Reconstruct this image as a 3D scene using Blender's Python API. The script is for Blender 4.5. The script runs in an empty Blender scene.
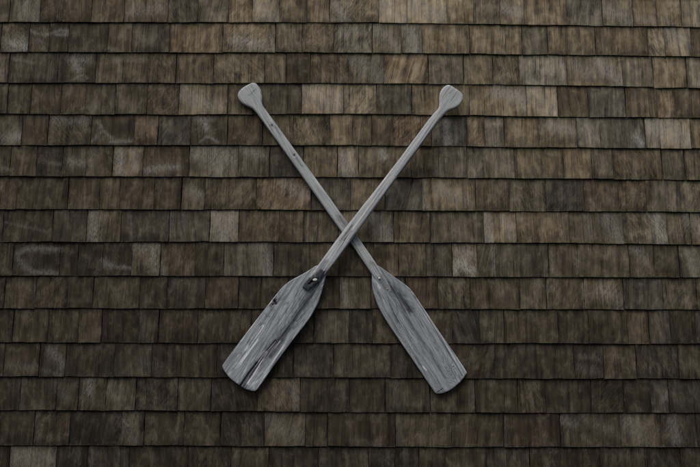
import bpy, bmesh, math, random
import numpy as np
from mathutils import Vector, Matrix

random.seed(7)
rng = np.random.default_rng(7)
scene = bpy.context.scene
col = scene.collection

# ------------------------------------------------------------------ camera
ZC = 2.25                       # height of the middle of the view above the ground
CAM_D, CAM_Z = 3.660, -0.646 + ZC
PITCH, YAW, ROLL = 0.18458, 0.01089, 0.00252
F = Vector((math.sin(YAW)*math.cos(PITCH), math.cos(YAW)*math.cos(PITCH), math.sin(PITCH)))
R0 = F.cross(Vector((0, 0, 1))).normalized()
U0 = R0.cross(F)
RV = R0*math.cos(ROLL) + U0*math.sin(ROLL)
UV = -R0*math.sin(ROLL) + U0*math.cos(ROLL)
cam_d = bpy.data.cameras.new('camera')
cam_d.sensor_width = 36.0
cam_d.lens = 50.0
cam_d.clip_start = 0.05
cam_d.clip_end = 500.0
cam = bpy.data.objects.new('camera', cam_d)
col.objects.link(cam)
m = Matrix((RV, UV, -F)).transposed().to_4x4()
m.translation = (0, -CAM_D, CAM_Z)
cam.matrix_world = m
scene.camera = cam

# ------------------------------------------------------------------ light
SUN_EL, SUN_ROT = math.radians(58), math.radians(207)
world = bpy.data.worlds.new('World')
scene.world = world
world.use_nodes = True
wn = world.node_tree.nodes
wl = world.node_tree.links
wn.clear()
sky = wn.new('ShaderNodeTexSky')
sky.sky_type = 'NISHITA'
sky.sun_disc = False
sky.sun_elevation = SUN_EL
sky.sun_rotation = SUN_ROT
sky.air_density = 1.0
sky.dust_density = 4.0
sky.ozone_density = 1.0
bg = wn.new('ShaderNodeBackground')
bg.inputs['Strength'].default_value = 0.10
wo = wn.new('ShaderNodeOutputWorld')
wl.new(sky.outputs[0], bg.inputs[0])
wl.new(bg.outputs[0], wo.inputs[0])
sd = bpy.data.lights.new('sun', 'SUN')
sd.energy = 1.4
sd.angle = math.radians(38)
sd.color = (1.0, 0.95, 0.88)
sun = bpy.data.objects.new('sun', sd)
col.objects.link(sun)
sdir = Vector((math.sin(SUN_ROT)*math.cos(SUN_EL), math.cos(SUN_ROT)*math.cos(SUN_EL), math.sin(SUN_EL)))
sun.rotation_euler = sdir.to_track_quat('Z', 'Y').to_euler()
sun.location = (-2, -4, 7)
scene.view_settings.view_transform = 'Standard'
scene.view_settings.look = 'None'
scene.view_settings.exposure = 0.08
scene.view_settings.gamma = 1.0
scene.cycles.pixel_filter_type = 'BLACKMAN_HARRIS'
scene.cycles.filter_width = 1.05

# ------------------------------------------------------------------ helpers
FPX = 972.2
def at(px, py, d=0.015):
    """where the sight line of a measured point meets the plane d metres in front of the wall"""
    v = F + RV*((px-350)/FPX) - UV*((py-233.5)/FPX)
    t = (CAM_D - d)/v.y
    return v.x*t, CAM_Z + v.z*t

def tag(o, label=None, cat=None, group=None, kind=None):
    if label: o['label'] = label
    if cat: o['category'] = cat
    if group: o['group'] = group
    if kind: o['kind'] = kind

def mesh_obj(name, verts, faces, mat, parent=None, smooth=False, attrs=None, uv=None):
    me = bpy.data.meshes.new(name)
    verts = np.asarray(verts, dtype=np.float32)
    me.vertices.add(len(verts))
    me.vertices.foreach_set('co', verts.ravel())
    faces = np.asarray(faces, dtype=np.int32)
    n = len(faces); k = faces.shape[1]
    me.loops.add(n*k)
    me.loops.foreach_set('vertex_index', faces.ravel())
    me.polygons.add(n)
    me.polygons.foreach_set('loop_start', np.arange(n, dtype=np.int32)*k)
    me.polygons.foreach_set('loop_total', np.full(n, k, dtype=np.int32))
    me.update(calc_edges=True)
    me.polygons.foreach_set('use_smooth', np.full(n, smooth))
    for an, arr in (attrs or {}).items():
        arr = np.asarray(arr, dtype=np.float32)
        if arr.ndim == 1:
            a = me.attributes.new(an, 'FLOAT', 'POINT'); a.data.foreach_set('value', arr)
        else:
            a = me.attributes.new(an, 'FLOAT_VECTOR', 'POINT'); a.data.foreach_set('vector', arr.ravel())
    me.validate()
    me.materials.append(mat)
    o = bpy.data.objects.new(name, me)
    col.objects.link(o)
    if parent: o.parent = parent
    return o

class NT:
    def __init__(s, name):
        s.m = bpy.data.materials.new(name); s.m.use_nodes = True
        s.t = s.m.node_tree; s.t.nodes.clear()
        s.out = s.t.nodes.new('ShaderNodeOutputMaterial')
        s.b = s.t.nodes.new('ShaderNodeBsdfPrincipled')
        s.t.links.new(s.b.outputs[0], s.out.inputs[0])
    def put(s, sock, v):
        if isinstance(v, bpy.types.NodeSocket): s.t.links.new(v, sock)
        else: sock.default_value = v
    def attr(s, n, out='Fac'):
        a = s.t.nodes.new('ShaderNodeAttribute'); a.attribute_name = n; return a.outputs[out]
    def sep(s, v):
        a = s.t.nodes.new('ShaderNodeSeparateXYZ'); s.put(a.inputs[0], v); return a.outputs
    def obj(s):
        return s.t.nodes.new('ShaderNodeTexCoord').outputs['Object']
    def math(s, op, a, b=0.0, clamp=False):
        n = s.t.nodes.new('ShaderNodeMath'); n.operation = op; n.use_clamp = clamp
        s.put(n.inputs[0], a); s.put(n.inputs[1], b); return n.outputs[0]
    def vmul(s, v, k):
        n = s.t.nodes.new('ShaderNodeVectorMath'); n.operation = 'MULTIPLY'
        s.put(n.inputs[0], v); n.inputs[1].default_value = k; return n.outputs[0]
    def vadd(s, v, k):
        n = s.t.nodes.new('ShaderNodeVectorMath'); n.operation = 'ADD'
        s.put(n.inputs[0], v); s.put(n.inputs[1], k); return n.outputs[0]
    def noise(s, v, scale=(1, 1, 1), detail=4, rough=.55, dist=0, off=(0, 0, 0)):
        n = s.t.nodes.new('ShaderNodeTexNoise')
        s.put(n.inputs['Vector'], s.vadd(s.vmul(v, scale), off))
        n.inputs['Scale'].default_value = 1; n.inputs['Detail'].default_value = detail
        n.inputs['Roughness'].default_value = rough; n.inputs['Distortion'].default_value = dist
        return n.outputs[0]
    def map(s, v, a, b, c=0.0, d=1.0, smooth=False):
        n = s.t.nodes.new('ShaderNodeMapRange')
        if smooth: n.interpolation_type = 'SMOOTHSTEP'
        s.put(n.inputs[0], v)
        for i, q in enumerate((a, b, c, d)): s.put(n.inputs[i+1], q)
        return n.outputs[0]
    def mix(s, f, a, b, mode='MIX'):
        n = s.t.nodes.new('ShaderNodeMix'); n.data_type = 'RGBA'; n.blend_type = mode
        s.put(n.inputs[0], f)
        for i, q in ((6, a), (7, b)):
            if isinstance(q, tuple) and len(q) == 3: q = q + (1,)
            s.put(n.inputs[i], q)
        return n.outputs[2]
    def scale(s, c, k):
        n = s.t.nodes.new('ShaderNodeVectorMath'); n.operation = 'SCALE'
        s.put(n.inputs[0], c); s.put(n.inputs[3], k); return n.outputs[0]
    def bump(s, h, strength, dist=0.002):
        n = s.t.nodes.new('ShaderNodeBump'); n.inputs['Strength'].default_value = strength
        n.inputs['Distance'].default_value = dist; s.put(n.inputs['Height'], h)
        s.t.links.new(n.outputs[0], s.b.inputs['Normal'])

def seg_dist(X, Y, pts):
    """distance of points to a polyline"""
    best = np.full(X.shape, 1e9)
    if len(pts) == 1:
        return np.hypot(X-pts[0][0], Y-pts[0][1])
    for (ax, ay), (bx, by) in zip(pts[:-1], pts[1:]):
        dx, dy = bx-ax, by-ay
        t = np.clip(((X-ax)*dx+(Y-ay)*dy)/(dx*dx+dy*dy+1e-12), 0, 1)
        best = np.minimum(best, np.hypot(X-ax-t*dx, Y-ay-t*dy))
    return best

# ------------------------------------------------------------------ materials
def shingle_material():
    n = NT('weathered_cedar')
    g = n.attr('grain', 'Vector')
    tx = n.sep(n.attr('toned', 'Vector'))      # tone, hue, rag
    ex = n.sep(n.attr('edges', 'Vector'))      # side, butt, top distance (m)
    frost, dark = n.attr('frost'), n.attr('dark')
    tone, hue, rag = tx[0], tx[1], tx[2]
    fine = n.noise(g, (250, 9, 1), 5, .70)
    mid = n.noise(g, (105, 5, 1), 4, .58, .12)
    broad = n.noise(g, (46, 3.6, 1), 3, .5, .15)
    cloud = n.noise(g, (17, 12, 1), 2, .5, .3, (7, 5, 0))
    blot = n.noise(g, (44, 26, 1), 5, .6, .5, (9, 3, 0))
    ex_s = n.attr('sawn')
    saw = n.noise(n.attr('sawdir', 'Vector'), (150, 26, 1), 3, .65, 1.0, (4, 4, 0))
    crk = n.noise(g, (240, 5, 1), 2, .5, .2, (1, 8, 0))
    fleck = n.noise(g, (260, 85, 1), 4, .75, .3, (2, 2, 0))
    v = n.math('ADD', n.math('MULTIPLY', n.math('SUBTRACT', fine, .5), 1.7),
               n.math('MULTIPLY', n.math('SUBTRACT', mid, .5), 1.0))
    v = n.math('ADD', v, n.math('MULTIPLY', n.math('SUBTRACT', broad, .5), 1.8))
    v = n.math('ADD', v, n.math('MULTIPLY', n.math('SUBTRACT', cloud, .5), 1.5))
    v = n.math('ADD', v, n.math('MULTIPLY', n.math('SUBTRACT', blot, .5), .9))
    v = n.math('ADD', v, n.math('MULTIPLY', n.math('SUBTRACT', saw, .5), n.math('MULTIPLY', ex_s, 1.0)))
    v = n.math('ADD', v, 1.0)
    v = n.math('MAXIMUM', v, .22)
    c = n.mix(n.map(hue, 0, .5), (.134, .094, .053), (.132, .104, .058))
    c = n.mix(n.map(hue, .5, 1.0), c, (.116, .104, .076))
    # warm tan showing where the light streaks are, grey mould in the dark ones
    c = n.mix(n.map(v, .9, 1.8, 0, .6), c, (.176, .146, .096))
    c = n.mix(n.map(blot, .56, .36, 0, .50), c, (.080, .074, .066))
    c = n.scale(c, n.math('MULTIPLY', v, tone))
    # ragged black water line above the butt of some shingles
    ragn = n.noise(g, (170, 16, 1), 3, .6, 0, (5, 1, 0))
    rl = n.math('MULTIPLY', n.math('MULTIPLY', ragn, ragn), n.math('MULTIPLY', rag, .11))
    rm = n.map(n.math('SUBTRACT', rl, ex[1]), -.004, .010, 0, .62)
    # grime at the joints; grime plus painted occlusion shade under the course above
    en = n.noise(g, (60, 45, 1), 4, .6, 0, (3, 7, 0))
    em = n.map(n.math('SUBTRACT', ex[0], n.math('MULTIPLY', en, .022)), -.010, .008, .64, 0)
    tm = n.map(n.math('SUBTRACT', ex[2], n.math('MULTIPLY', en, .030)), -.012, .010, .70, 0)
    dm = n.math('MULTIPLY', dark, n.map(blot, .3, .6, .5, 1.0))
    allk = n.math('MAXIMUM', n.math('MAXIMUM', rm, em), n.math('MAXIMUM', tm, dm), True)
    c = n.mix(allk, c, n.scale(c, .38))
    cm = n.map(crk, .345, .30, 0, .75)
    c = n.mix(cm, c, (.012, .010, .009))
    # pale raised frosting of weathered fibres
    fm = n.math('MULTIPLY', frost, n.map(n.math('ADD', fleck, n.math('MULTIPLY', n.math('ADD', fine, saw), .5)), .80, 1.14, .0, 1.3), True)
    rnd = n.math('MULTIPLY', n.map(n.math('ADD', blot, n.math('MULTIPLY', n.math('SUBTRACT', cloud, .5), .6)), .52, .70), n.map(fleck, .42, .66, .05, .62))
    c = n.mix(rnd, c, n.scale(n.mix(.5, (.235, .215, .175), (.235, .215, .175)), n.map(tone, 0, 1.5, .35, 1.25)))
    c = n.mix(fm, c, n.scale(n.mix(.5, (.33, .32, .29), (.33, .32, .29)), n.map(tone, .1, 1.0, .62, 1.05)))
    # thin pale worn arris
    am = n.math('MULTIPLY', n.map(ex[1], .0035, .001), n.map(mid, .42, .62, 0, .45))
    c = n.mix(am, c, (.15, .135, .11))
    n.put(n.b.inputs['Base Color'], c)
    n.b.inputs['Roughness'].default_value = .88
    n.b.inputs['Specular IOR Level'].default_value = .22
    h = n.math('ADD', n.math('MULTIPLY', fine, .8), n.math('ADD', n.math('MULTIPLY', mid, .6), n.math('MULTIPLY', saw, .8)))
    h = n.math('SUBTRACT', h, n.math('MULTIPLY', cm, .8))
    n.bump(h, .75, .0022)
    return n.m

def backing_material():
    n = NT('dark_underlay')
    o = n.obj()
    c = n.mix(n.noise(o, (30, 30, 9), 4), (.010, .008, .007), (.026, .021, .017))
    n.put(n.b.inputs['Base Color'], c)
    n.b.inputs['Roughness'].default_value = .95
    return n.m

def paddle_material(name, off, base_lo, base_hi, ring=1.0, k=1.0):
    n = NT(name)
    o = n.obj()
    stain, paint_lit, pit = n.attr('stain'), n.attr('paint_lit'), n.attr('pit')
    fine = n.noise(o, (380, 13, 40), 6, .78, .0, off)
    mid = n.noise(o, (170, 6, 20), 4, .6, .08, off)
    blot = n.noise(o, (30, 8, 8), 5, .6, .2, off)
    field = n.noise(o, (15, 2.3*k*k*k, 4), 1.5, .45, .15, off)
    rings = n.math('SINE', n.math('MULTIPLY', field, 210.0*ring))
    rl = n.map(rings, .45, 1.0, 0, 1)
    v = n.math('ADD', n.math('MULTIPLY', n.math('SUBTRACT', fine, .5), 2.4),
               n.math('MULTIPLY', n.math('SUBTRACT', mid, .5), 1.5))
    v = n.math('ADD', v, n.math('MULTIPLY', n.math('SUBTRACT', blot, .5), 1.1))
    v = n.math('ADD', n.math('MULTIPLY', v, k), .55, True)
    c = n.mix(v, base_lo, base_hi)
    c = n.mix(n.math('MULTIPLY', rl, n.map(mid, .35, .6, .15*k, .75*k)), c, n.scale(c, .42))
    crk = n.noise(o, (300, 3.4, 20), 2, .5, .15, off)
    cm = n.map(crk, .335, .29, 0, .85)
    c = n.mix(cm, c, (.035, .037, .042))
    sm = n.math('MULTIPLY', stain, n.map(n.math('ADD', fine, mid), .85, 1.3, 1.45, .55), True)
    c = n.mix(sm, c, (.040, .043, .050))
    pm = n.math('MULTIPLY', paint_lit, n.map(n.math('ADD', fine, n.math('MULTIPLY', mid, .8)), .84, .92, 0, 1.0), True)
    c = n.mix(pm, c, (.74, .76, .78))
    sp = n.noise(o, (700, 260, 300), 2, .6, 0, off)
    c = n.mix(n.map(sp, .70, .76, 0, .7), c, (.55, .56, .57))
    c = n.mix(n.map(sp, .285, .24, 0, .6), c, (.06, .06, .06))
    c = n.mix(pit, c, (.012, .011, .010))
    n.put(n.b.inputs['Base Color'], c)
    n.b.inputs['Roughness'].default_value = .78
    n.b.inputs['Specular IOR Level'].default_value = .3
    h = n.math('SUBTRACT', n.math('ADD', fine, n.math('MULTIPLY', mid, .5)), n.math('ADD', n.math('MULTIPLY', rl, .35), cm))
    n.bump(h, .7, .0016)
    return n.m

def plain(name, colr, rough, metal=0.0, var=.35, sc=300):
    n = NT(name)
    o = n.obj()
    c = n.mix(n.noise(o, (sc, sc, sc), 4), tuple(q*(1-var) for q in colr), tuple(min(1, q*(1+var)) for q in colr))
    n.put(n.b.inputs['Base Color'], c)
    n.b.inputs['Roughness'].default_value = rough
    n.b.inputs['Metallic'].default_value = metal
    return n.m

M_SH = shingle_material()
M_BACK = backing_material()
M_PA = paddle_material('silvered_wood_plain', (3.1, 1.7, 5.0), (.115, .128, .138), (.425, .450, .466), 1.0)
M_PB = paddle_material('silvered_wood_flaking', (8.4, 6.2, 1.0), (.130, .144, .155), (.475, .503, .520), .5)
M_HA = paddle_material('silvered_shaft_wood', (5.5, 2.2, 3.0), (.225, .238, .241), (.545, .567, .570), .7, .62)
M_HB = paddle_material('silvered_pale_shaft_wood', (1.5, 9.2, 4.0), (.240, .254, .257), (.580, .602, .606), .6, .62)
M_PLUG = plain('pale_metal', (.60, .60, .58), .75, 0.0, .45, 420)
M_NAIL = plain('dull_nail_metal', (.34, .34, .34), .45, .7)

# ------------------------------------------------------------------ shingle wall
XS = [0, 177, 352, 528, 700]
LINES = [[22.4,22.4,22.6,24.9,27.2],[52.0,52.5,52.7,54.6,56.8],[82.8,83.4,83.3,85.1,88.4],[114,115,113.9,116.6,118.2],
 [145.3,145.3,145.3,147.5,148.9],[176.2,177,177.2,178.5,180.3],[209.4,209.6,210.4,211.5,212.2],[242.1,241.9,242.4,243.1,244.7],
 [275.8,276,276.5,277.3,277.8],[308.2,308.7,308.8,309.2,310],[342.4,343.2,343.1,343.7,343.9],[376.5,377.3,377.9,378.9,378.9],
 [410.3,410.8,412.3,413.1,412.8],[445.5,445.7,446.8,447.5,447.3]]
JOINTS = [
 [9.8,40.6,63.5,92,124.7,168.4,198.1,229,252.6,279.7,307,330,378.8,407.3,447.2,473.4,499.7,524,566.8,602.3,632.6,656.3,681.2],
 [29,49.4,68.7,108,131.9,169.7,223,275.5,302.3,333.7,372.4,401.4,422,469.6,505.6,521.8,547.5,595.3,647.8,665,691],
 [9,58.1,95.7,147.6,176.2,213.6,265,286.3,310.5,348.5,384.2,428.4,463.7,493,519.2,567,622.1,652.9,686.6],
 [30.9,61.2,85.6,115.7,147.3,179,227.7,253,301.8,343.4,376.5,412,469.6,526.5,557.8,588.1,625.4,657,675],
 [21.9,48.3,91.3,134.2,158.1,190.9,227.7,263,293.3,330,352.5,371.9,393.2,431.8,466.5,484.7,504.3,538.8,576.6,600.2,645.2,660,690.5],
 [10.3,36.8,62.5,86.1,112.6,143.2,189.1,238.5,269.6,303.6,337.5,358.5,411.2,438.7,467,514.6,563.7,591.7,613.1,662.2,684.6],
 [16.7,68.1,99.8,120,154.3,181.4,204.8,256.8,311.3,350.6,385.2,422,475.5,509.2,546.2,584.3,618.5,646.3,680],
 [3,52.7,86.7,120.9,169.2,209.7,238.8,279.1,303.6,338.8,393.7,430.2,484.2,516.6,569.4,623.4,667],
 [12.9,59.7,77.7,102.3,131.9,160.2,195.1,223.9,273.7,310,339,374,398.9,426.1,452.3,477.3,493.5,548.8,577.9,629.3,654.2,679.4],
 [4.6,35.5,67.4,93.1,139.6,167.1,205.3,238.5,261,289,339.6,371.1,405.3,437.9,470.3,519.7,546.5,584.3,623.6,662.7,696.7],
 [12.9,48.1,78.9,101.6,139,158.7,197.6,251.6,273,313.9,349.1,372.6,405,452.9,480,504.3,558,589,628,649.3,670.4,695.6],
 [39.3,65.3,114.4,151.7,216.7,250,293.3,333.7,391.1,450,494.8,536.7,574.5,603.6,636.2,678.9],
 [19.5,56.3,78.2,105.7,135.8,177.5,211,257.8,300.2,350,385.5,430.2,475.2,517.7,546,591.2,624,650.6,669.1],
 [33.9,69.7,120.9,144,184,220.5,264.2,305.6,327.5,395.5,451.6,503.8,560.4,620.8,661.4,696.7],
 [9.3,56,87.4,129,187.9,230.8,268.3,318,369,395,418.9,445.1,486.3,530,600.5,648,681.5]]
TIGHT = {(0,63.5),(0,307),(1,505.6),(1,665),(3,657),(4,330),(4,660),(5,438.7),(6,120),(6,422),(6,584.3),(6,680),(8,477.3),(9,261),
 (10,139),(10,480),(11,450),(12,546),(8,310),(10,273),(13,451.6),(14,395),(14,369)}
TONES = ["463456356755588655556566","5433546655556556454664","64354555244655475566","44544474386356844463",
 "644354344565455565564785","5534574653575455564454","54565355645565434455","544645854565576465",
 "53233653634455475445435","4654543433465455556454","46563433435344454346535","66454354534443645","45568554744555543354",
 "56365547546545764","483545644235554544"]
# light fall-off across the view plus wear, painted into shingle tone; coarse map (columns 0, 350, 700)
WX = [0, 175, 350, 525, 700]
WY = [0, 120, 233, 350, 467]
SHADE_WEAR = np.array([[.66, .92, 1.24, 1.34, 1.30],
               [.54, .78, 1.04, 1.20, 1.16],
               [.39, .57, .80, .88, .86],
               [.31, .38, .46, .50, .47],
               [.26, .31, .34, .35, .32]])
def shade_and_wear(px, py):
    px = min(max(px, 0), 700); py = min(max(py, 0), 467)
    rows = [np.interp(px, WX, SHADE_WEAR[i]) for i in range(5)]
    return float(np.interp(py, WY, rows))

# pale frosting, each a worn mark in the wood: polyline, half width (both in measured units), strength
W_MARK = [
 ([(12,44),(26,46)],6,.75),([(30,30),(36,33),(50,34)],1.8,.9),([(37,40),(42,43),(41,47)],2,.6),([(52,33),(60,30),(68,31),(66,35),(56,34)],1.6,.95),
 ([(108,48),(114,49)],2,.5),([(70,59),(86,60)],4,.5),([(75,60),(78,70)],3.2,.75),([(74,79),(80,75),(87,78)],1,.9),([(75,74),(84,81)],1,.7),
 ([(11,58),(34,63)],1.2,.5),([(2,58),(3,80)],2.5,.5),([(112,60),(145,60)],2,.35),([(86,108),(96,107)],1.6,.5),([(32,103),(36,100)],1.5,.5),
 ([(26,3),(32,18)],4,.35),([(38,3),(39,20)],2,.5),([(135,10),(160,8)],6,.30),
 ([(8,138),(20,136)],5,.65),([(52,120),(86,122)],4,.35),([(92,141),(103,130),(97,121)],1.5,.85),([(103,130),(114,141)],1.3,.8),([(110,141.5),(132,141)],1.4,.9),
 ([(3,168),(12,170)],1.6,.7),([(48,163),(60,164)],1.6,.5),([(70,160),(84,164)],3.5,.5),([(94,150),(92,166)],3,.45),
 ([(120,152),(119,172)],3.5,.6),([(134,152),(135,168)],3,.6),([(146,170),(160,168),(176,167)],3.2,.6),
 ([(5,222),(22,226),(48,232)],1,.40),([(93,214),(94,238)],5,.5),([(130,216),(132,238)],2,.4),([(170,212),(170,236)],1.6,.55),
 ([(196,120),(212,119)],3,.6),([(204,120),(206,128)],3.2,.85),([(200,142),(206,137),(212,138),(218,143)],1,.9),
 ([(195,152),(232,160)],8,.35),([(215,150),(218,170)],7,.40),([(245,150),(262,156)],4,.3),([(188,190),(200,195)],4,.35),
 ([(286,185),(305,195)],5,.3),([(345,158),(347,172)],5,.45),([(213,214),(224,238),(235,214)],8,.55),([(183,214),(184,240)],2,.4),
 ([(447,122),(448,142)],3.5,.75),([(445,138),(455,142)],2,.4),([(382,152),(384,156)],3.5,.55),([(438,160),(437,175)],3,.3),
 ([(425,182),(424,208)],1.3,.6),([(424,206),(426,207)],2,.6),([(440,190),(465,200)],5,.3),([(372,216),(388,238)],8,.32),([(486,214),(490,240)],4,.45),([(505,220),(512,236)],5,.25),
 ([(336,4),(344,18)],4,.45),([(350,3),(346,20)],2,.5),([(330,19),(350,20)],2,.5),([(382,4),(402,19)],9,.45),([(412,4),(440,14)],9,.38),([(258,6),(275,18)],9,.30),
 ([(236,40),(262,46)],5,.45),([(240,49),(270,49)],2,.5),([(270,34),(273,50)],1.6,.5),([(182,95),(215,108)],7,.35),([(306,90),(338,105)],12,.35),
 ([(505,9),(520,12)],5,.5),([(378,30),(398,46)],6,.3),([(412,34),(416,50)],4,.45),([(421,34),(421,50)],1.6,.5),([(498,92),(524,98)],6,.5),([(355,60),(380,75)],7,.25),
 ([(608,10),(628,20)],6,.35),([(640,20),(652,21)],3,.45),([(660,20),(674,24)],3,.3),([(600,62),(618,80)],7,.45),([(575,64),(590,74)],6,.30),([(668,32),(686,42)],7,.30),([(523,92),(524,110)],3,.6),
 ([(530,92),(552,108)],10,.25),([(548,125),(572,130)],5,.35),([(580,122),(596,138)],6,.25),([(636,136),(642,143)],4,.6),([(648,124),(688,138)],10,.45),
 ([(590,200),(595,206)],2,.5),([(586,215),(590,238)],3,.3),([(608,218),(620,238)],7,.35),([(655,215),(662,238)],6,.5),([(688,218),(700,230)],6,.3),
 ([(17,254),(26,249),(40,248),(60,249)],2.2,.75),([(18,258),(24,266),(34,272),(58,273)],2.2,.75),([(24,262),(30,270)],3,.4),
 ([(103,260),(106,265),(112,266)],3,.75),([(112,266),(130,268)],1.5,.75),([(135,246),(158,248)],5,.4),([(152,250),(154,270)],3.5,.5),([(161,262),(165,275)],2.5,.6),
 ([(235,214),(224,238)],3,.3),([(262,248),(270,270)],5,.3),([(224,248),(225,272)],2,.25),
 ([(454,264),(456,273)],2.2,.95),([(460,262),(470,270)],4.5,.75),([(456,250),(475,255)],5,.3),([(493,248),(494,272)],1.4,.6),
 ([(66,300),(92,300)],2,.25),([(35,285),(35,306)],1.5,.3),([(341,285),(347,302)],4,.3),([(548,285),(549,305)],2,.35),([(583,284),(585,305)],1.6,.6),([(551,252),(553,270)],2,.4),([(577,250),(577,272)],1.6,.5),
 ([(604,288),(618,300)],6,.25),([(638,250),(645,262)],4,.35),([(690,252),(696,270)],4,.3),([(640,252),(640,272)],2,.3),
 ([(52,352),(62,365)],4,.45),([(44,370),(60,375)],2,.3),([(5,365),(30,368)],4,.25),([(145,320),(143,338)],3,.3),([(580,356),(598,358)],2.5,.4),([(578,368),(596,370)],3.5,.25),
 ([(90,380),(89,392)],3.4,.7),([(84,398),(100,404)],3,.3),([(20,382),(22,408)],3,.3),([(56,384),(66,400)],4,.25),([(180,386),(182,408)],2.5,.4),([(292,384),(298,405)],4,.4),([(213,386),(214,405)],2,.3),
 ([(430,384),(428,409)],1.8,.35),([(474,382),(473,408)],2,.5),([(395,384),(397,406)],4,.2),([(668,392),(663,400)],1.6,.9),([(652,382),(667,397)],1.2,.4),
 ([(36,415),(38,440)],2.5,.3),([(120,418),(134,440)],5,.25),([(270,420),(300,440)],7,.28),([(303,420),(304,444)],2,.4),([(352,440),(380,444)],2.5,.35),([(398,425),(400,440)],3,.3),
 ([(628,420),(645,440)],8,.35),([(672,422),(676,440)],5,.5),([(563,420),(574,425)],4,.45),([(505,420),(506,440)],2,.3),([(585,418),(610,430)],5,.2),
 ([(14,456),(48,462)],9,.45),([(50,450),(54,467)],3,.35),([(370,455),(390,462)],5,.15),([(140,360),(160,367)],5,.15),
]
D_MARK = [
 ([(60,76),(64,62)],5,.9),([(90,68),(88,80)],5,.9),([(70,74),(72,80)],3,.5),([(32,262),(54,260)],8,.8),([(108,130),(130,126)],8,.8),([(92,124),(90,134)],3,.6),([(125,250),(105,254)],5,.6),
 ([(192,136),(196,126)],4,.8),([(216,128),(222,138)],5,.8),([(64,28),(50,42)],4,.4),([(292,62),(304,75)],9,.7),([(271,152),(285,172)],9,.6),([(388,90),(398,104)],8,.7),([(370,62),(380,70)],5,.5),
 ([(548,206),(582,205)],4,.9),([(566,186),(584,200)],8,.6),([(545,143),(575,143)],3,.7),([(570,80),(615,81)],2.2,.9),([(560,100),(565,110)],5,.4),([(552,44),(590,52)],3,.5),([(595,260),(620,272)],5,.4),
 ([(524,250),(545,268)],9,.5),([(558,255),(570,268)],6,.4),([(575,320),(590,335)],8,.4),([(676,318),(676,340)],6,.7),([(70,90),(75,105)],6,.3),([(120,42),(130,48)],5,.6),([(90,30),(72,45)],6,.5),([(5,90),(20,108)],7,.3),
 ([(355,40),(360,50)],5,.3),([(455,75),(460,60)],4,.3),([(330,60),(340,75)],6,.35),([(600,420),(610,440)],6,.3),([(375,452),(392,467)],6,.5),([(160,355),(175,345)],5,.3),([(140,395),(172,405)],9,.3),
 ([(560,385),(590,405)],8,.35),([(485,330),(500,315)],6,.25),([(600,390),(645,400)],9,.4),([(225,260),(215,255)],6,.4),([(280,262),(310,262)],10,.45),([(300,290),(322,300)],9,.4),
]
def conv(marks):
    out = []
    for pts, w, s in marks:
        out.append(([at(*p) for p in pts], max(w*1.25, w+.5)*.0039, min(1, s*(.88 if w > 3 else .50)*(1.3 if pts[0][0] > 230 and pts[0][1] < 300 else 1.02 if pts[0][1] < 300 else .8)), pts))
    return out
WM, DM = conv(W_MARK), conv(D_MARK)

def lerp_line(i, X):
    """z of course line i (fractional index allowed beyond the measured ones) at world x"""
    if 0 <= i <= 13:
        pw = [at(XS[k], LINES[i][k]) for k in range(5)]
        return np.interp(X, [p[0] for p in pw], [p[1] for p in pw])
    if i < 0:
        return lerp_line(0, X) + .127*(-i)
    return lerp_line(13, X) - .127*(i-13)

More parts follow.
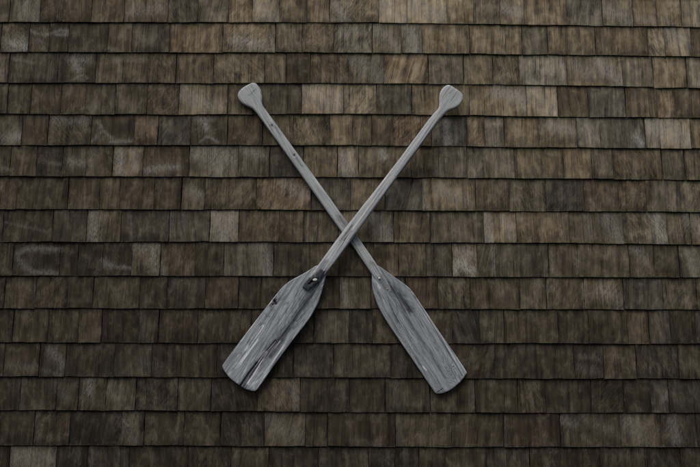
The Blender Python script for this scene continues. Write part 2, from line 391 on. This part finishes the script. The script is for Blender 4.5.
A_s, A_sa = [], []
SV, SF, A_g, A_t, A_e, A_f, A_d = [], [], [], [], [], [], []
vbase = 0
def add_shingle(x0, x1, row, tone, fine, cpx=None):
    global vbase
    step = .0038 if fine else .03
    nx = max(3, int(round((x1-x0)/step))); nz = max(3, int(round(.16/step)))
    u = np.linspace(0, 1, nx+1); w = np.linspace(0, 1, nz+1)
    bev = .0016
    # extra rows close to the arris
    if fine:
        u = np.insert(u, [1, nx], [bev/(x1-x0), 1-bev/(x1-x0)]); w = np.insert(w, 1, bev/.155)
    nx, nz = len(u)-1, len(w)-1
    xb = x0 + (x1-x0)*u
    butt = lerp_line(row, xb)
    xm = (x0+x1)/2
    bt = butt*0 + float(np.mean(butt))*.35 + butt*.65            # mostly follows the chalk line
    bt = bt + rng.normal(0, .0006) + (xb-xm)*rng.normal(0, .0035)
    topz = lerp_line(row-1, xb) + .022
    lean = rng.normal(0, .004)
    X = xb[None, :] + w[:, None]*.155*lean
    # wavering cut sides
    e0 = np.exp(-u/.06)[None, :]; e1 = np.exp(-(1-u)/.06)[None, :]
    wob = (np.sin(w*rng.uniform(5, 14)+rng.uniform(0, 6))*.0006)[:, None]
    wob2 = (np.sin(w*rng.uniform(5, 14)+rng.uniform(0, 6))*.0006)[:, None]
    X = X + e0*wob - e1*wob2
    Z = bt[None, :] + w[:, None]*(topz-bt)[None, :]
    # rough sawn butt
    rz = np.cumsum(rng.normal(0, .00022, nx+1)); rz -= rz.mean()
    Z = Z + rz[None, :]*np.exp(-w/.05)[:, None]
    thick = rng.normal(0, .0007)
    D = .0157 + thick - (Z-bt[None, :])/.127*.0060
    cup = rng.normal(0, .0011); tw = rng.normal(0, .0010)
    D = D + (4*(u-.5)**2)[None, :]*cup*(1-w[:, None]) + ((u-.5)*tw)[None, :]*(1-w[:, None]*.8)
    ph = rng.uniform(0, 6, 4)
    D = D + .00035*np.sin(X*190+ph[0]+Z*20) + .0003*np.sin(X*97+ph[1]-Z*33)
    D[0, :] -= bev; D[:, 0] -= bev*.7; D[:, -1] -= bev*.7
    n = (nx+1)*(nz+1)
    V = np.stack([X, -D, Z], -1).reshape(-1, 3)
    idx = np.arange(n).reshape(nz+1, nx+1)
    q = np.stack([idx[:-1, :-1], idx[:-1, 1:], idx[1:, 1:], idx[1:, :-1]], -1).reshape(-1, 4)
    # back rim: butt underside and both sides
    rim = np.concatenate([idx[::-1, 0], idx[0, 1:], idx[1:, -1]])
    RB = V[rim].copy(); RB[:, 1] = -np.minimum(.0078, -RB[:, 1]-.0002)
    # along the sides the back follows the taper
    RB[:, 1] = np.minimum(0.0, -.0066 + (RB[:, 2]-float(bt.mean()))/.127*.0080)
    rb = np.arange(len(rim)) + n
    q2 = np.stack([rim[:-1], rb[:-1], rb[1:], rim[1:]], -1)
    SV.append(np.concatenate([V, RB])); SF.append(np.concatenate([q, q2]) + vbase)
    # grain coordinates
    r = rng.random()
    ang = rng.normal(0, .035) if r < .90 else rng.uniform(-.35, .25)
    sang = rng.uniform(-.75, -.35) if rng.random() < .6 else rng.uniform(.3, .7)
    samt = rng.choice([.3, .5, .9, 1.9, 2.4], p=[.42, .30, .12, .10, .06])
    ox, oz = rng.uniform(0, 60, 2)
    def grain(P, ang=ang):
        gx = P[:, 0]-xm; gz = P[:, 2]-float(bt.mean())
        bend = gx + .10*ang*0 + .005*np.sin(gz*9+ph[2])
        return np.stack([bend*math.cos(ang)+gz*math.sin(ang)+ox, -bend*math.sin(ang)+gz*math.cos(ang)+oz, np.zeros(len(P))], -1)
    P = SV[-1]
    A_g.append(grain(P)); A_s.append(grain(P, sang)); A_sa.append(np.full(len(P), samt))
    hue = min(1, max(0, rng.normal(.42+.14*min(1, max(0, (xm+1.3)/2.6)), .24)))
    rag = rng.uniform(.6, 1.6) if rng.random() < .28 else rng.uniform(0, .25)
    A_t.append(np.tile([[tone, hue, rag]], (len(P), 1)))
    side = np.minimum(P[:, 0]-X.min(), X.max()-P[:, 0])
    A_e.append(np.stack([side, P[:, 2]-float(bt.mean()), float(np.mean(topz))-.022-P[:, 2]], -1))
    lat = rng.normal(0, .0011, 200)
    jag = np.interp(P[:, 0], x0-.01+np.arange(200)*.0042, lat)
    fr = np.zeros(len(P)); dk = np.zeros(len(P))
    if fine:
        zlo, zhi = float(bt.mean()), float(np.mean(topz))-.022
        for lst, arr in ((WM, fr), (DM, dk)):
            for wp, wd, s, _ in lst:
                if any(x0-.003 < a < x1+.003 and zlo-.004 < b < zhi+.004 for a, b in wp) or \
                   (zlo < sum(b for a, b in wp)/len(wp) < zhi and x0 < sum(a for a, b in wp)/len(wp) < x1):
                    nz1 = 1 + .25*np.sin(P[:, 0]*330+ph[0])*np.sin(P[:, 2]*260+ph[1])
                    d = seg_dist(P[:, 0], P[:, 2]+jag, wp)
                    np.maximum(arr, s*np.exp(-(d/(wd*nz1))**2), out=arr)
    A_f.append(fr); A_d.append(dk)
    vbase += len(P)

xl, xr = -3.4, 3.5
for row in range(-9, 24):
    inview = 0 <= row <= 14
    if inview:
        py = (LINES[row][2] if row < 14 else 480)-16
        js = [at(p, py)[0] for p in JOINTS[row]]
        tight = [(row, p) in TIGHT for p in JOINTS[row]]
        tn = TONES[row]
    else:
        js, tight, tn = [], [], None
        x = -1.6 + rng.uniform(0, .1)
        while x < 1.6:
            js.append(x); tight.append(rng.random() < .2); x += rng.choice([.09, .11, .13, .15, .18, .21])
        py = -20 if row < 0 else 490
    lo, hi = js[0], js[-1]
    left = []
    x = lo
    while x > xl:
        x -= rng.choice([.09, .11, .13, .15, .18, .21]); left.append(x)
    right = []
    x = hi
    while x < xr:
        x += rng.choice([.09, .11, .13, .15, .18, .21]); right.append(x)
    xs = left[::-1] + js + right
    nl = len(left)
    gaps = [.0016]*nl + [(.0003 if t else float(rng.choice([.0006, .0010, .0016, .0026]))) for t in tight] + [.0016]*len(right)
    for k in range(len(xs)-1):
        a, b = xs[k]+gaps[k]/2, xs[k+1]-gaps[k+1]/2
        # pixel-space centre only to look the fall-off and wear map up
        cx = (xs[k]+xs[k+1])/2
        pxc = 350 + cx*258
        shade_wear = shade_and_wear(pxc, py)
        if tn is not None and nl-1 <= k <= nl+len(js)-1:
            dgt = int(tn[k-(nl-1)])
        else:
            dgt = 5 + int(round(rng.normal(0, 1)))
        tone = shade_wear*(1.24**(dgt-5))*math.exp(rng.normal(0, .05))
        fine = inview and b > -1.48 and a < 1.55
        add_shingle(a, b, row, tone, fine)

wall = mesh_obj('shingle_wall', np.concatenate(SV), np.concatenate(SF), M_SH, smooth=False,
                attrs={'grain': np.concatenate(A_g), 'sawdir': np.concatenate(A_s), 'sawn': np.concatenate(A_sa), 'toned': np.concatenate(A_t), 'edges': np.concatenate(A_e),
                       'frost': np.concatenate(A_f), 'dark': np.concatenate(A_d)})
tag(wall, 'wall clad in courses of weathered brown cedar shingles behind the crossed paddles', 'wall')
z0, z1 = float(lerp_line(23, np.array([0.]))[0])-.0, float(lerp_line(-10, np.array([0.]))[0])
bx0, bx1 = -3.3, 3.4
bv = [(x, y, z) for z in (z0, z1+.01) for x, y in ((bx0, .002), (bx1, .002), (bx1, .05), (bx0, .05))]
bf = [(0, 1, 5, 4), (1, 2, 6, 5), (2, 3, 7, 6), (3, 0, 4, 7), (0, 3, 2, 1), (4, 5, 6, 7)]
mesh_obj('sheathing', bv, bf, M_BACK, wall)

# ------------------------------------------------------------------ paddles
def chaikin(P, n=1):
    P = np.asarray(P, float)
    for _ in range(n):
        Q = np.roll(P, -1, 0)
        P = np.stack([P*.8+Q*.2, P*.2+Q*.8], 1).reshape(-1, 2)
    return P

def span(poly, t):
    """x extent of the outline at height t"""
    A = poly; B = np.roll(poly, -1, 0)
    xs = []
    for (ax, ay), (bx, by) in zip(A, B):
        if (ay-t)*(by-t) <= 0 and ay != by:
            xs.append(ax+(bx-ax)*(t-ay)/(by-ay))
    return (min(xs), max(xs)) if xs else None

def fill(poly, ta, tb, zf, zb, r, mat, name, parent, marks, pits, cap_a=True, cap_b=True, extra=None, nc=44, dt=.0022, edge=.42):
    """a solid with the given outline between heights ta and tb; zf, zb(t): front and back; edges rounded over r"""
    ts = np.arange(ta, tb, dt); ts = np.append(ts, tb)
    if cap_a: ts = np.insert(ts, 1, ta+dt*.3)
    if cap_b: ts = np.insert(ts, len(ts)-1, tb-dt*.3)
    e = 1e-6
    s = (1-np.cos(np.linspace(0, np.pi, nc+1)))/2*.35 + np.linspace(0, 1, nc+1)*.65
    X = np.zeros((len(ts), nc+1)); T = np.zeros_like(X)
    ymin, ymax = poly[:, 1].min(), poly[:, 1].max()
    for i, t in enumerate(ts):
        tt = min(max(t, ymin+e), ymax-e)
        a, b = span(poly, tt)
        X[i] = a+(b-a)*s; T[i] = tt
    closed = np.vstack([poly, poly[:1]])
    d = seg_dist(X, T, [tuple(p) for p in closed])
    k = np.clip(d/r, 0, 1)
    prof = edge+(1-edge)*np.sqrt(1-(1-k)**2)
    zc = (zf(T)+zb(T))/2; hf = (zf(T)-zb(T))/2
    ZF = zc+hf*prof; ZB = zc-hf*prof
    if extra is not None: ZF = ZF + extra(X, T)
    st = np.zeros_like(X); pa = np.zeros_like(X); pi = np.zeros_like(X)
    wob = 1+.3*np.sin(X*300+T*70)*np.sin(T*190+1)
    for kind, pts, w, sgn in marks:
        dd = seg_dist(X, T, pts)
        g = sgn*np.exp(-(dd/(w*wob))**2)
        tgt = st if kind == 's' else pa
        np.maximum(tgt, g, out=tgt)
    for pts, w, dep in pits:
        dd = seg_dist(X, T, pts)
        g = np.exp(-(dd/w)**2)
        ZF = ZF-dep*g
        np.maximum(pi, np.clip(g*1.25-.2, 0, 1), out=pi)
    ZF = ZF + (.00025*np.sin(X*260+T*11)+.0002*np.sin(X*410-T*17+2))*np.clip(d/.004, 0, 1)
    nr, ncv = X.shape
    Vf = np.stack([X, T, ZF], -1).reshape(-1, 3); Vb = np.stack([X, T, ZB], -1).reshape(-1, 3)
    idx = np.arange(nr*ncv).reshape(nr, ncv); o = nr*ncv
    q = np.stack([idx[:-1, :-1], idx[:-1, 1:], idx[1:, 1:], idx[1:, :-1]], -1).reshape(-1, 4)
    fs = [q, q[:, ::-1]+o]
    def strip(line):
        fs.append(np.stack([line[:-1], line[:-1]+o, line[1:]+o, line[1:]], -1))
    strip(idx[::-1, 0]); strip(idx[:, -1])
    if cap_a: strip(idx[0, :])
    if cap_b: strip(idx[-1, ::-1])
    at_ = {'stain': np.concatenate([st.ravel(), st.ravel()]), 'paint_lit': np.concatenate([pa.ravel(), pa.ravel()*0]),
           'pit': np.concatenate([pi.ravel(), pi.ravel()*0])}
    return mesh_obj(name, np.concatenate([Vf, Vb]), np.concatenate(fs), mat, parent, smooth=True, attrs=at_)

def disc(name, rx, ry, h, mat, parent, x, y, z, rot=0, shank=None, slot=False):
    bm = bmesh.new()
    rings = [(1.0, 0), (.98, .45), (.82, .85), (.45, 1.0)]
    n = 28; prev = None
    for k, (rr, hh) in enumerate(rings):
        vs = [bm.verts.new((rx*rr*math.cos(a)*(1+.04*math.sin(3*a)), ry*rr*math.sin(a), h*hh)) for a in [2*math.pi*i/n for i in range(n)]]
        if prev:
            for i in range(n): bm.faces.new((prev[i], prev[(i+1) % n], vs[(i+1) % n], vs[i]))
        prev = vs
    bm.faces.new(prev)
    if slot:
        bmesh.ops.create_cube(bm, size=1, matrix=Matrix.Translation((0, 0, h*1.02)) @ Matrix.Rotation(.5, 4, 'Z') @ Matrix.Diagonal((rx*.9, ry*.16, h*.12, 1)))
    if shank:
        bmesh.ops.create_cone(bm, cap_ends=True, segments=12, radius1=.0022, radius2=.0022, depth=shank,
                              matrix=Matrix.Translation((0, 0, -shank/2+.0005)))
    for f in bm.faces: f.smooth = True
    me = bpy.data.meshes.new(name); bm.to_mesh(me); bm.free()
    me.materials.append(mat)
    o = bpy.data.objects.new(name, me); col.objects.link(o)
    o.parent = parent; o.location = (x, y, z); o.rotation_euler = (0, 0, rot)
    return o

def paddle(d_tip, d_top, tip, top, label):
    """an empty at the blade tip; local +Y runs up the shaft, +Z points away from the wall"""
    ax, az = at(*tip, d_tip); bx, bz = at(*top, d_top)
    a, b = Vector((ax, -d_tip, az)), Vector((bx, -d_top, bz))
    y = (b-a).normalized(); x = y.cross(Vector((0, -1, 0))).normalized(); z = x.cross(y)
    mw = Matrix((x, y, z)).transposed().to_4x4(); mw.translation = a
    o = bpy.data.objects.new('paddle', None); o.empty_display_size = .1
    col.objects.link(o); o.matrix_world = mw
    tag(o, label, 'paddle', 'crossed wooden paddles on the shingle wall')
    def L(px, py, dz=0.0):
        d = d_tip+dz
        for _ in range(4):
            wx, wz = at(px, py, d)
            v = Vector((wx, -d, wz))-a
            d += dz-v.dot(z)
        return (v.dot(x), v.dot(y))
    return o, L

def build_paddle(P):
    o, L = paddle(P['depth'][0], P['depth'][1], P['tip'], P['top'], P['label'])
    cv = lambda pts, dz: [L(px, py, dz) for px, py in pts]
    h = .0125
    # handle = grip and shaft, one outline cut at the neck
    ho = chaikin(cv(P['handle'], .006), 2)
    ts = L(*P['shaft_end'], .006)[1]; tn = L(*P['neck'], .006)[1]
    bz = P['blade_z']
    end_front = P['end_front']
    def zf(t):
        k = np.clip((t-ts)/P['scarf'], 0, 1); k = k*k*(3-2*k)
        g = np.clip((t-tn)/.09, 0, 1)
        return end_front+(h-end_front)*k - .002*g
    def zb(t):
        k = np.clip((t-ts)/.11, 0, 1); k = k*k*(3-2*k)
        g = np.clip((t-tn)/.09, 0, 1)
        lo = bz-.0145
        return (bz-.004)*(1-k)+(-h)*k + .001*g
    mk = [(k, cv(p, 0), w*.0039, s) for k, p, w, s in P['marks']]
    pt = [(cv(p, 0), w*.0039, d) for p, w, d in P['pits_handle']]
    fill(ho, tn, ho[:, 1].max(), zf, zb, .0095, P['hmat'], 'grip', o, mk, pt, cap_a=False, nc=40, edge=.50)
    smk = mk + [('s', cv(p, 0), w*.0039, s) for p, w, s in P['end_dark']]
    def ridge(X, T):
        return 0*X
    fill(ho, max(ts, ho[:, 1].min()+.0003), tn, zf, zb, .0095, P['hmat'], 'shaft', o, smk, pt, cap_b=False, nc=24, edge=.50)
    bo = chaikin(cv(P['blade'], bz), 1)
    seam = P.get('seam')
    def ex(X, T):
        z = -.0022*np.exp(-((T-0.0)/.03)**2)
        if seam:
            (ax, ay), (bx, by) = L(*seam[0], bz), L(*seam[1], bz)
            nx, ny = (by-ay), -(bx-ax); ln = math.hypot(nx, ny); nx, ny = nx/ln, ny/ln
            sd_ = (X-ax)*nx+(T-ay)*ny
            if nx < 0: sd_ = -sd_
            z = z - np.clip(sd_, 0, .05)*.42*np.clip((ay-T)/.03, 0, 1)
        return z
    pt = [(cv(p, bz), w*.0039, d) for p, w, d in P['pits_blade']]
    bmk = [(k, cv(p, bz), w*.0039*(.72 if k == 'p' else 1), s) for k, p, w, s in P['marks_blade']]
    fill(bo, bo[:, 1].min(), bo[:, 1].max(), lambda t: bz+.001+0*t, lambda t: bz-.013+0*t, .006, P['mat'], 'blade', o, bmk, pt,
         extra=ex, nc=110, dt=.0018, edge=.55)
    return o, L

A = dict(depth=(.0300, .0300), tip=(437.3, 393.8), top=(253, 83), neck=(257.8, 106.5), shaft_end=(388, 292.5), blade_z=.002, scarf=.16, end_front=.0034,
  label='weathered grey paddle crossing behind, its unsplit blade with dark curved grain', mat=M_PA, hmat=M_HA,
  handle=[(237.6,96),(238.0,92.6),(241.1,88.9),(245.6,85.9),(250.7,83.2),(253.6,82.6),(256.3,83.4),(259.4,87.4),(261.4,91.5),(262.4,96.5),(262.0,103.3),(264.0,107.6),
    (269.8,115.3),(309.6,170),(319,182.8),(361.0,241.3),(377.0,264.5),(392.0,288.5),(391.5,292),(387.5,294),(384.5,292.5),(371.2,273.2),(350.2,241.9),(343.4,234.7),(297.9,170.1),(258.6,115.5),(253,108.9),(248.6,106.9),(242.3,103.6),(238.9,99.6)],
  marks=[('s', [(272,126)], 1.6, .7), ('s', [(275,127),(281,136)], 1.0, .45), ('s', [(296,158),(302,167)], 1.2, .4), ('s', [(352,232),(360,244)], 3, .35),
    ('p', [(356,252),(359,257)], 1.2, .6), ('p', [(372,266),(378,276)], 1.5, .6), ('s', [(340,218),(348,228)], 4, .45), ('p', [(350,243),(354,249)], .9, .7), ('s', [(250,96),(256,90)], 1.0, .3)],
  end_dark=[([(380,278),(388,290)], 4, .55), ([(372,264),(378,274)], 2.5, .4)],
  pits_handle=[([(294.6,156.1)], 1.1, .004), ([(272.6,126)], .6, .0015), ([(354,251),(357,254)], .5, .0015)],
  blade=[(371.8,275.5),(371.8,283),(373.0,291),(375.4,299),(378.5,307),(383.2,315.5),(390,326.5),(405,348.5),(420,370.5),(433.5,390.5),(434.6,392.6),(435.9,393.7),(439.2,394.0),(444.5,392.9),(450.1,390.4),(455.9,386.2),(461.2,381.2),(465.4,375.8),(466.9,373.4),(467.1,372.2),(466.3,370.2),
    (452,349),(437.4,328.3),(426,311),(415.7,295.7),(410,288.2),(404,283.4),(397.3,278.7),(390.5,274),(384,269.2),(377.5,264.8),(371.5,266)],
  seam=((413.5,295.5),(462.6,375.8)),
  marks_blade=[('s',[(388,285),(398,295),(410,310)],4.0,.8),('s',[(394,286),(404,296)],3,.6),('s',[(398,296),(404,312)],3,.55),('s',[(378,292),(384,306)],1.3,.35),('s',[(380,300),(400,335),(420,365)],1.2,.35),('s',[(395,300),(420,340),(440,370)],1.6,.4),
    ('s',[(405,315),(425,345)],1.0,.5),('s',[(390,305),(398,322)],1.0,.55),('s',[(437,393),(445,391)],2,.35),('s',[(430,352),(445,378)],1.0,.5),
    ('p',[(376,280),(380,288)],1.4,.7),('p',[(423,367),(427,370)],1.2,.8),('p',[(417,300),(464,373)],2.2,.32),('p',[(440,330),(466,371)],2.4,.34),('p',[(383,300),(388,312)],1.2,.4),('s',[(418,298),(425,310)],1.5,.5)],  # the two long pale strokes paint the bevel strip's lit tone
  pits_blade=[([(413.5,295.5),(430,321),(462.6,376)],.34,.0022),([(453.4,366.8)],.7,.0025),([(419,354)],.5,.0012),([(392,296),(396,303),(398,312),(396,318)],.22,.0006),([(388,297),(391,308),(399,322),(412,342)],.22,.0006),
    ([(437,392.5),(443,388.5)],.4,.0012)])

B = dict(depth=(.0420, .0690), tip=(248, 390.5), top=(451, 84.5), neck=(442.6, 108.8), shaft_end=(305.2, 288.8), blade_z=-.0030, scarf=.12, end_front=.0080,
  label='silver grey paddle crossing in front, its split blade flecked with white', mat=M_PB, hmat=M_HB,
  handle=[(439.2,99),(439.4,95.2),(440.2,91.8),(441.7,89.2),(444.0,86.9),(446.8,85),(449.4,84.9),(452,86),(457,89.4),(461.4,92.5),(463.0,95.4),(463.1,98),(462.2,101.2),(460,104.8),(457,107.3),(453.6,109),(450.7,109.9),(448.0,111.0),(446.0,112.8),
    (442.2,116.5),(402.5,170),(355.5,234.6),(325.4,275.0),(308.4,289.8),(307.6,290.6),(302.6,287.6),(302.4,286.6),(316.2,267.8),(343.2,230.2),(391.1,170),(431.8,115.3),(436.7,110.6),(438.8,107.5),(439.3,103.5)],
  marks=[('p', [(437,116),(345,238)], 1.4, .38), ('s', [(440,119),(350,240)], .8, .4), ('s', [(346,222),(356,212)], 3, .2), ('p', [(330,258),(344,240)], 1.5, .4), ('s',[(446,96),(452,92)],.8,.3),
    ('p',[(324.8,270.5),(325.2,273.5)],1.0,1.0),('s',[(352,226),(340,241)],.7,.6)],
  end_dark=[([(322,273),(304,290)], 4.2, 1.1), ([(309,283),(303,288.5)], 6, 1.5), ([(326,262),(318,272)], 2.5, .5)],
  pits_handle=[([(309.0,284.5),(312.8,281.6)], .9, .004), ([(311.5,281.8),(318.3,279.0)], 1.1, .002), ([(352,231),(344,241)], .35, .0012)],
  blade=[(325.8,269.5),(325.9,274),(325.2,279),(323.3,286),(321.6,292),(319.8,298.5),(317.2,305),(309.2,319.4),(292,341),(275,364),(258.3,388.3),(256.8,390.0),(254.6,391.3),(252,391.2),(245.5,389.2),(238,384.6),(230.9,379.3),(225.8,373.4),(222.8,368.4),(222.1,366.4),(222.6,364.5),
    (240,341),(258,317.5),(276.4,294.0),(281.5,287.6),(287.4,282.6),(292.5,279.2),(298.3,276.2),(304.5,272.8),(310.5,269.2),(316.5,265.0),(322,266)],
  marks_blade=[('s',[(318,283),(306,303),(290,325),(272,347),(256,369),(243,387)],4.0,.8),('s',[(300,310),(282,338),(270,356)],3.0,.8),('s',[(316,287),(303,309)],3,.8),('s',[(306,282),(296,296)],2,.4),('s',[(322,286),(312,306)],1.6,.35),
    ('s',[(276,299),(272,306)],2.2,.5),('s',[(243,387),(250,390)],2,.4),('s',[(287,290),(262,320),(240,352)],1.0,.3),
    ('p',[(263,326),(254,338),(246,350)],1.7,.95),('p',[(258,340),(248,353),(240,364)],1.5,.9),('p',[(244,356),(236,368)],1.6,.7),('p',[(280,341),(262,362)],1.0,.6),('p',[(265,352),(256,371),(248,383)],2.4,1.0),
    ('p',[(284,346),(266,370),(257,386)],2.0,.55),('p',[(270,372),(252,385)],1.8,.8),('p',[(325,271),(324,277),(322,286)],.8,.7),('p',[(252,383),(255,389)],1.5,.6)],
  pits_blade=[([(239.2,387.5),(243,381.5),(250,371.5),(257,362.5)],.75,.008),([(257,362.5),(266,351),(276,340)],.42,.003),([(274.6,301.0),(275.8,303.6)],1.5,.007),([(273,304.5)],.9,.004),([(262,327),(249,345)],.3,.0012),
    ([(290,326),(277,343)],.3,.001),([(310,287),(299,305)],.3,.001)])

pa, LA = build_paddle(A)
pb, LB = build_paddle(B)
x, y = LB(315.0, 279.8, .009)
disc('plug', .0086, .0050, .0016, M_PLUG, pb, x, y, .0106, rot=.75, shank=.06)
x, y = LA(379.3, 278.3, .006)
disc('nail', .0042, .0042, .0016, M_PLUG, pa, x, y, .0098, shank=.03)
x, y = LA(387.6, 289.0, .006)
disc('nail', .0030, .0030, .0014, M_NAIL, pa, x, y, .0044, shank=.02)
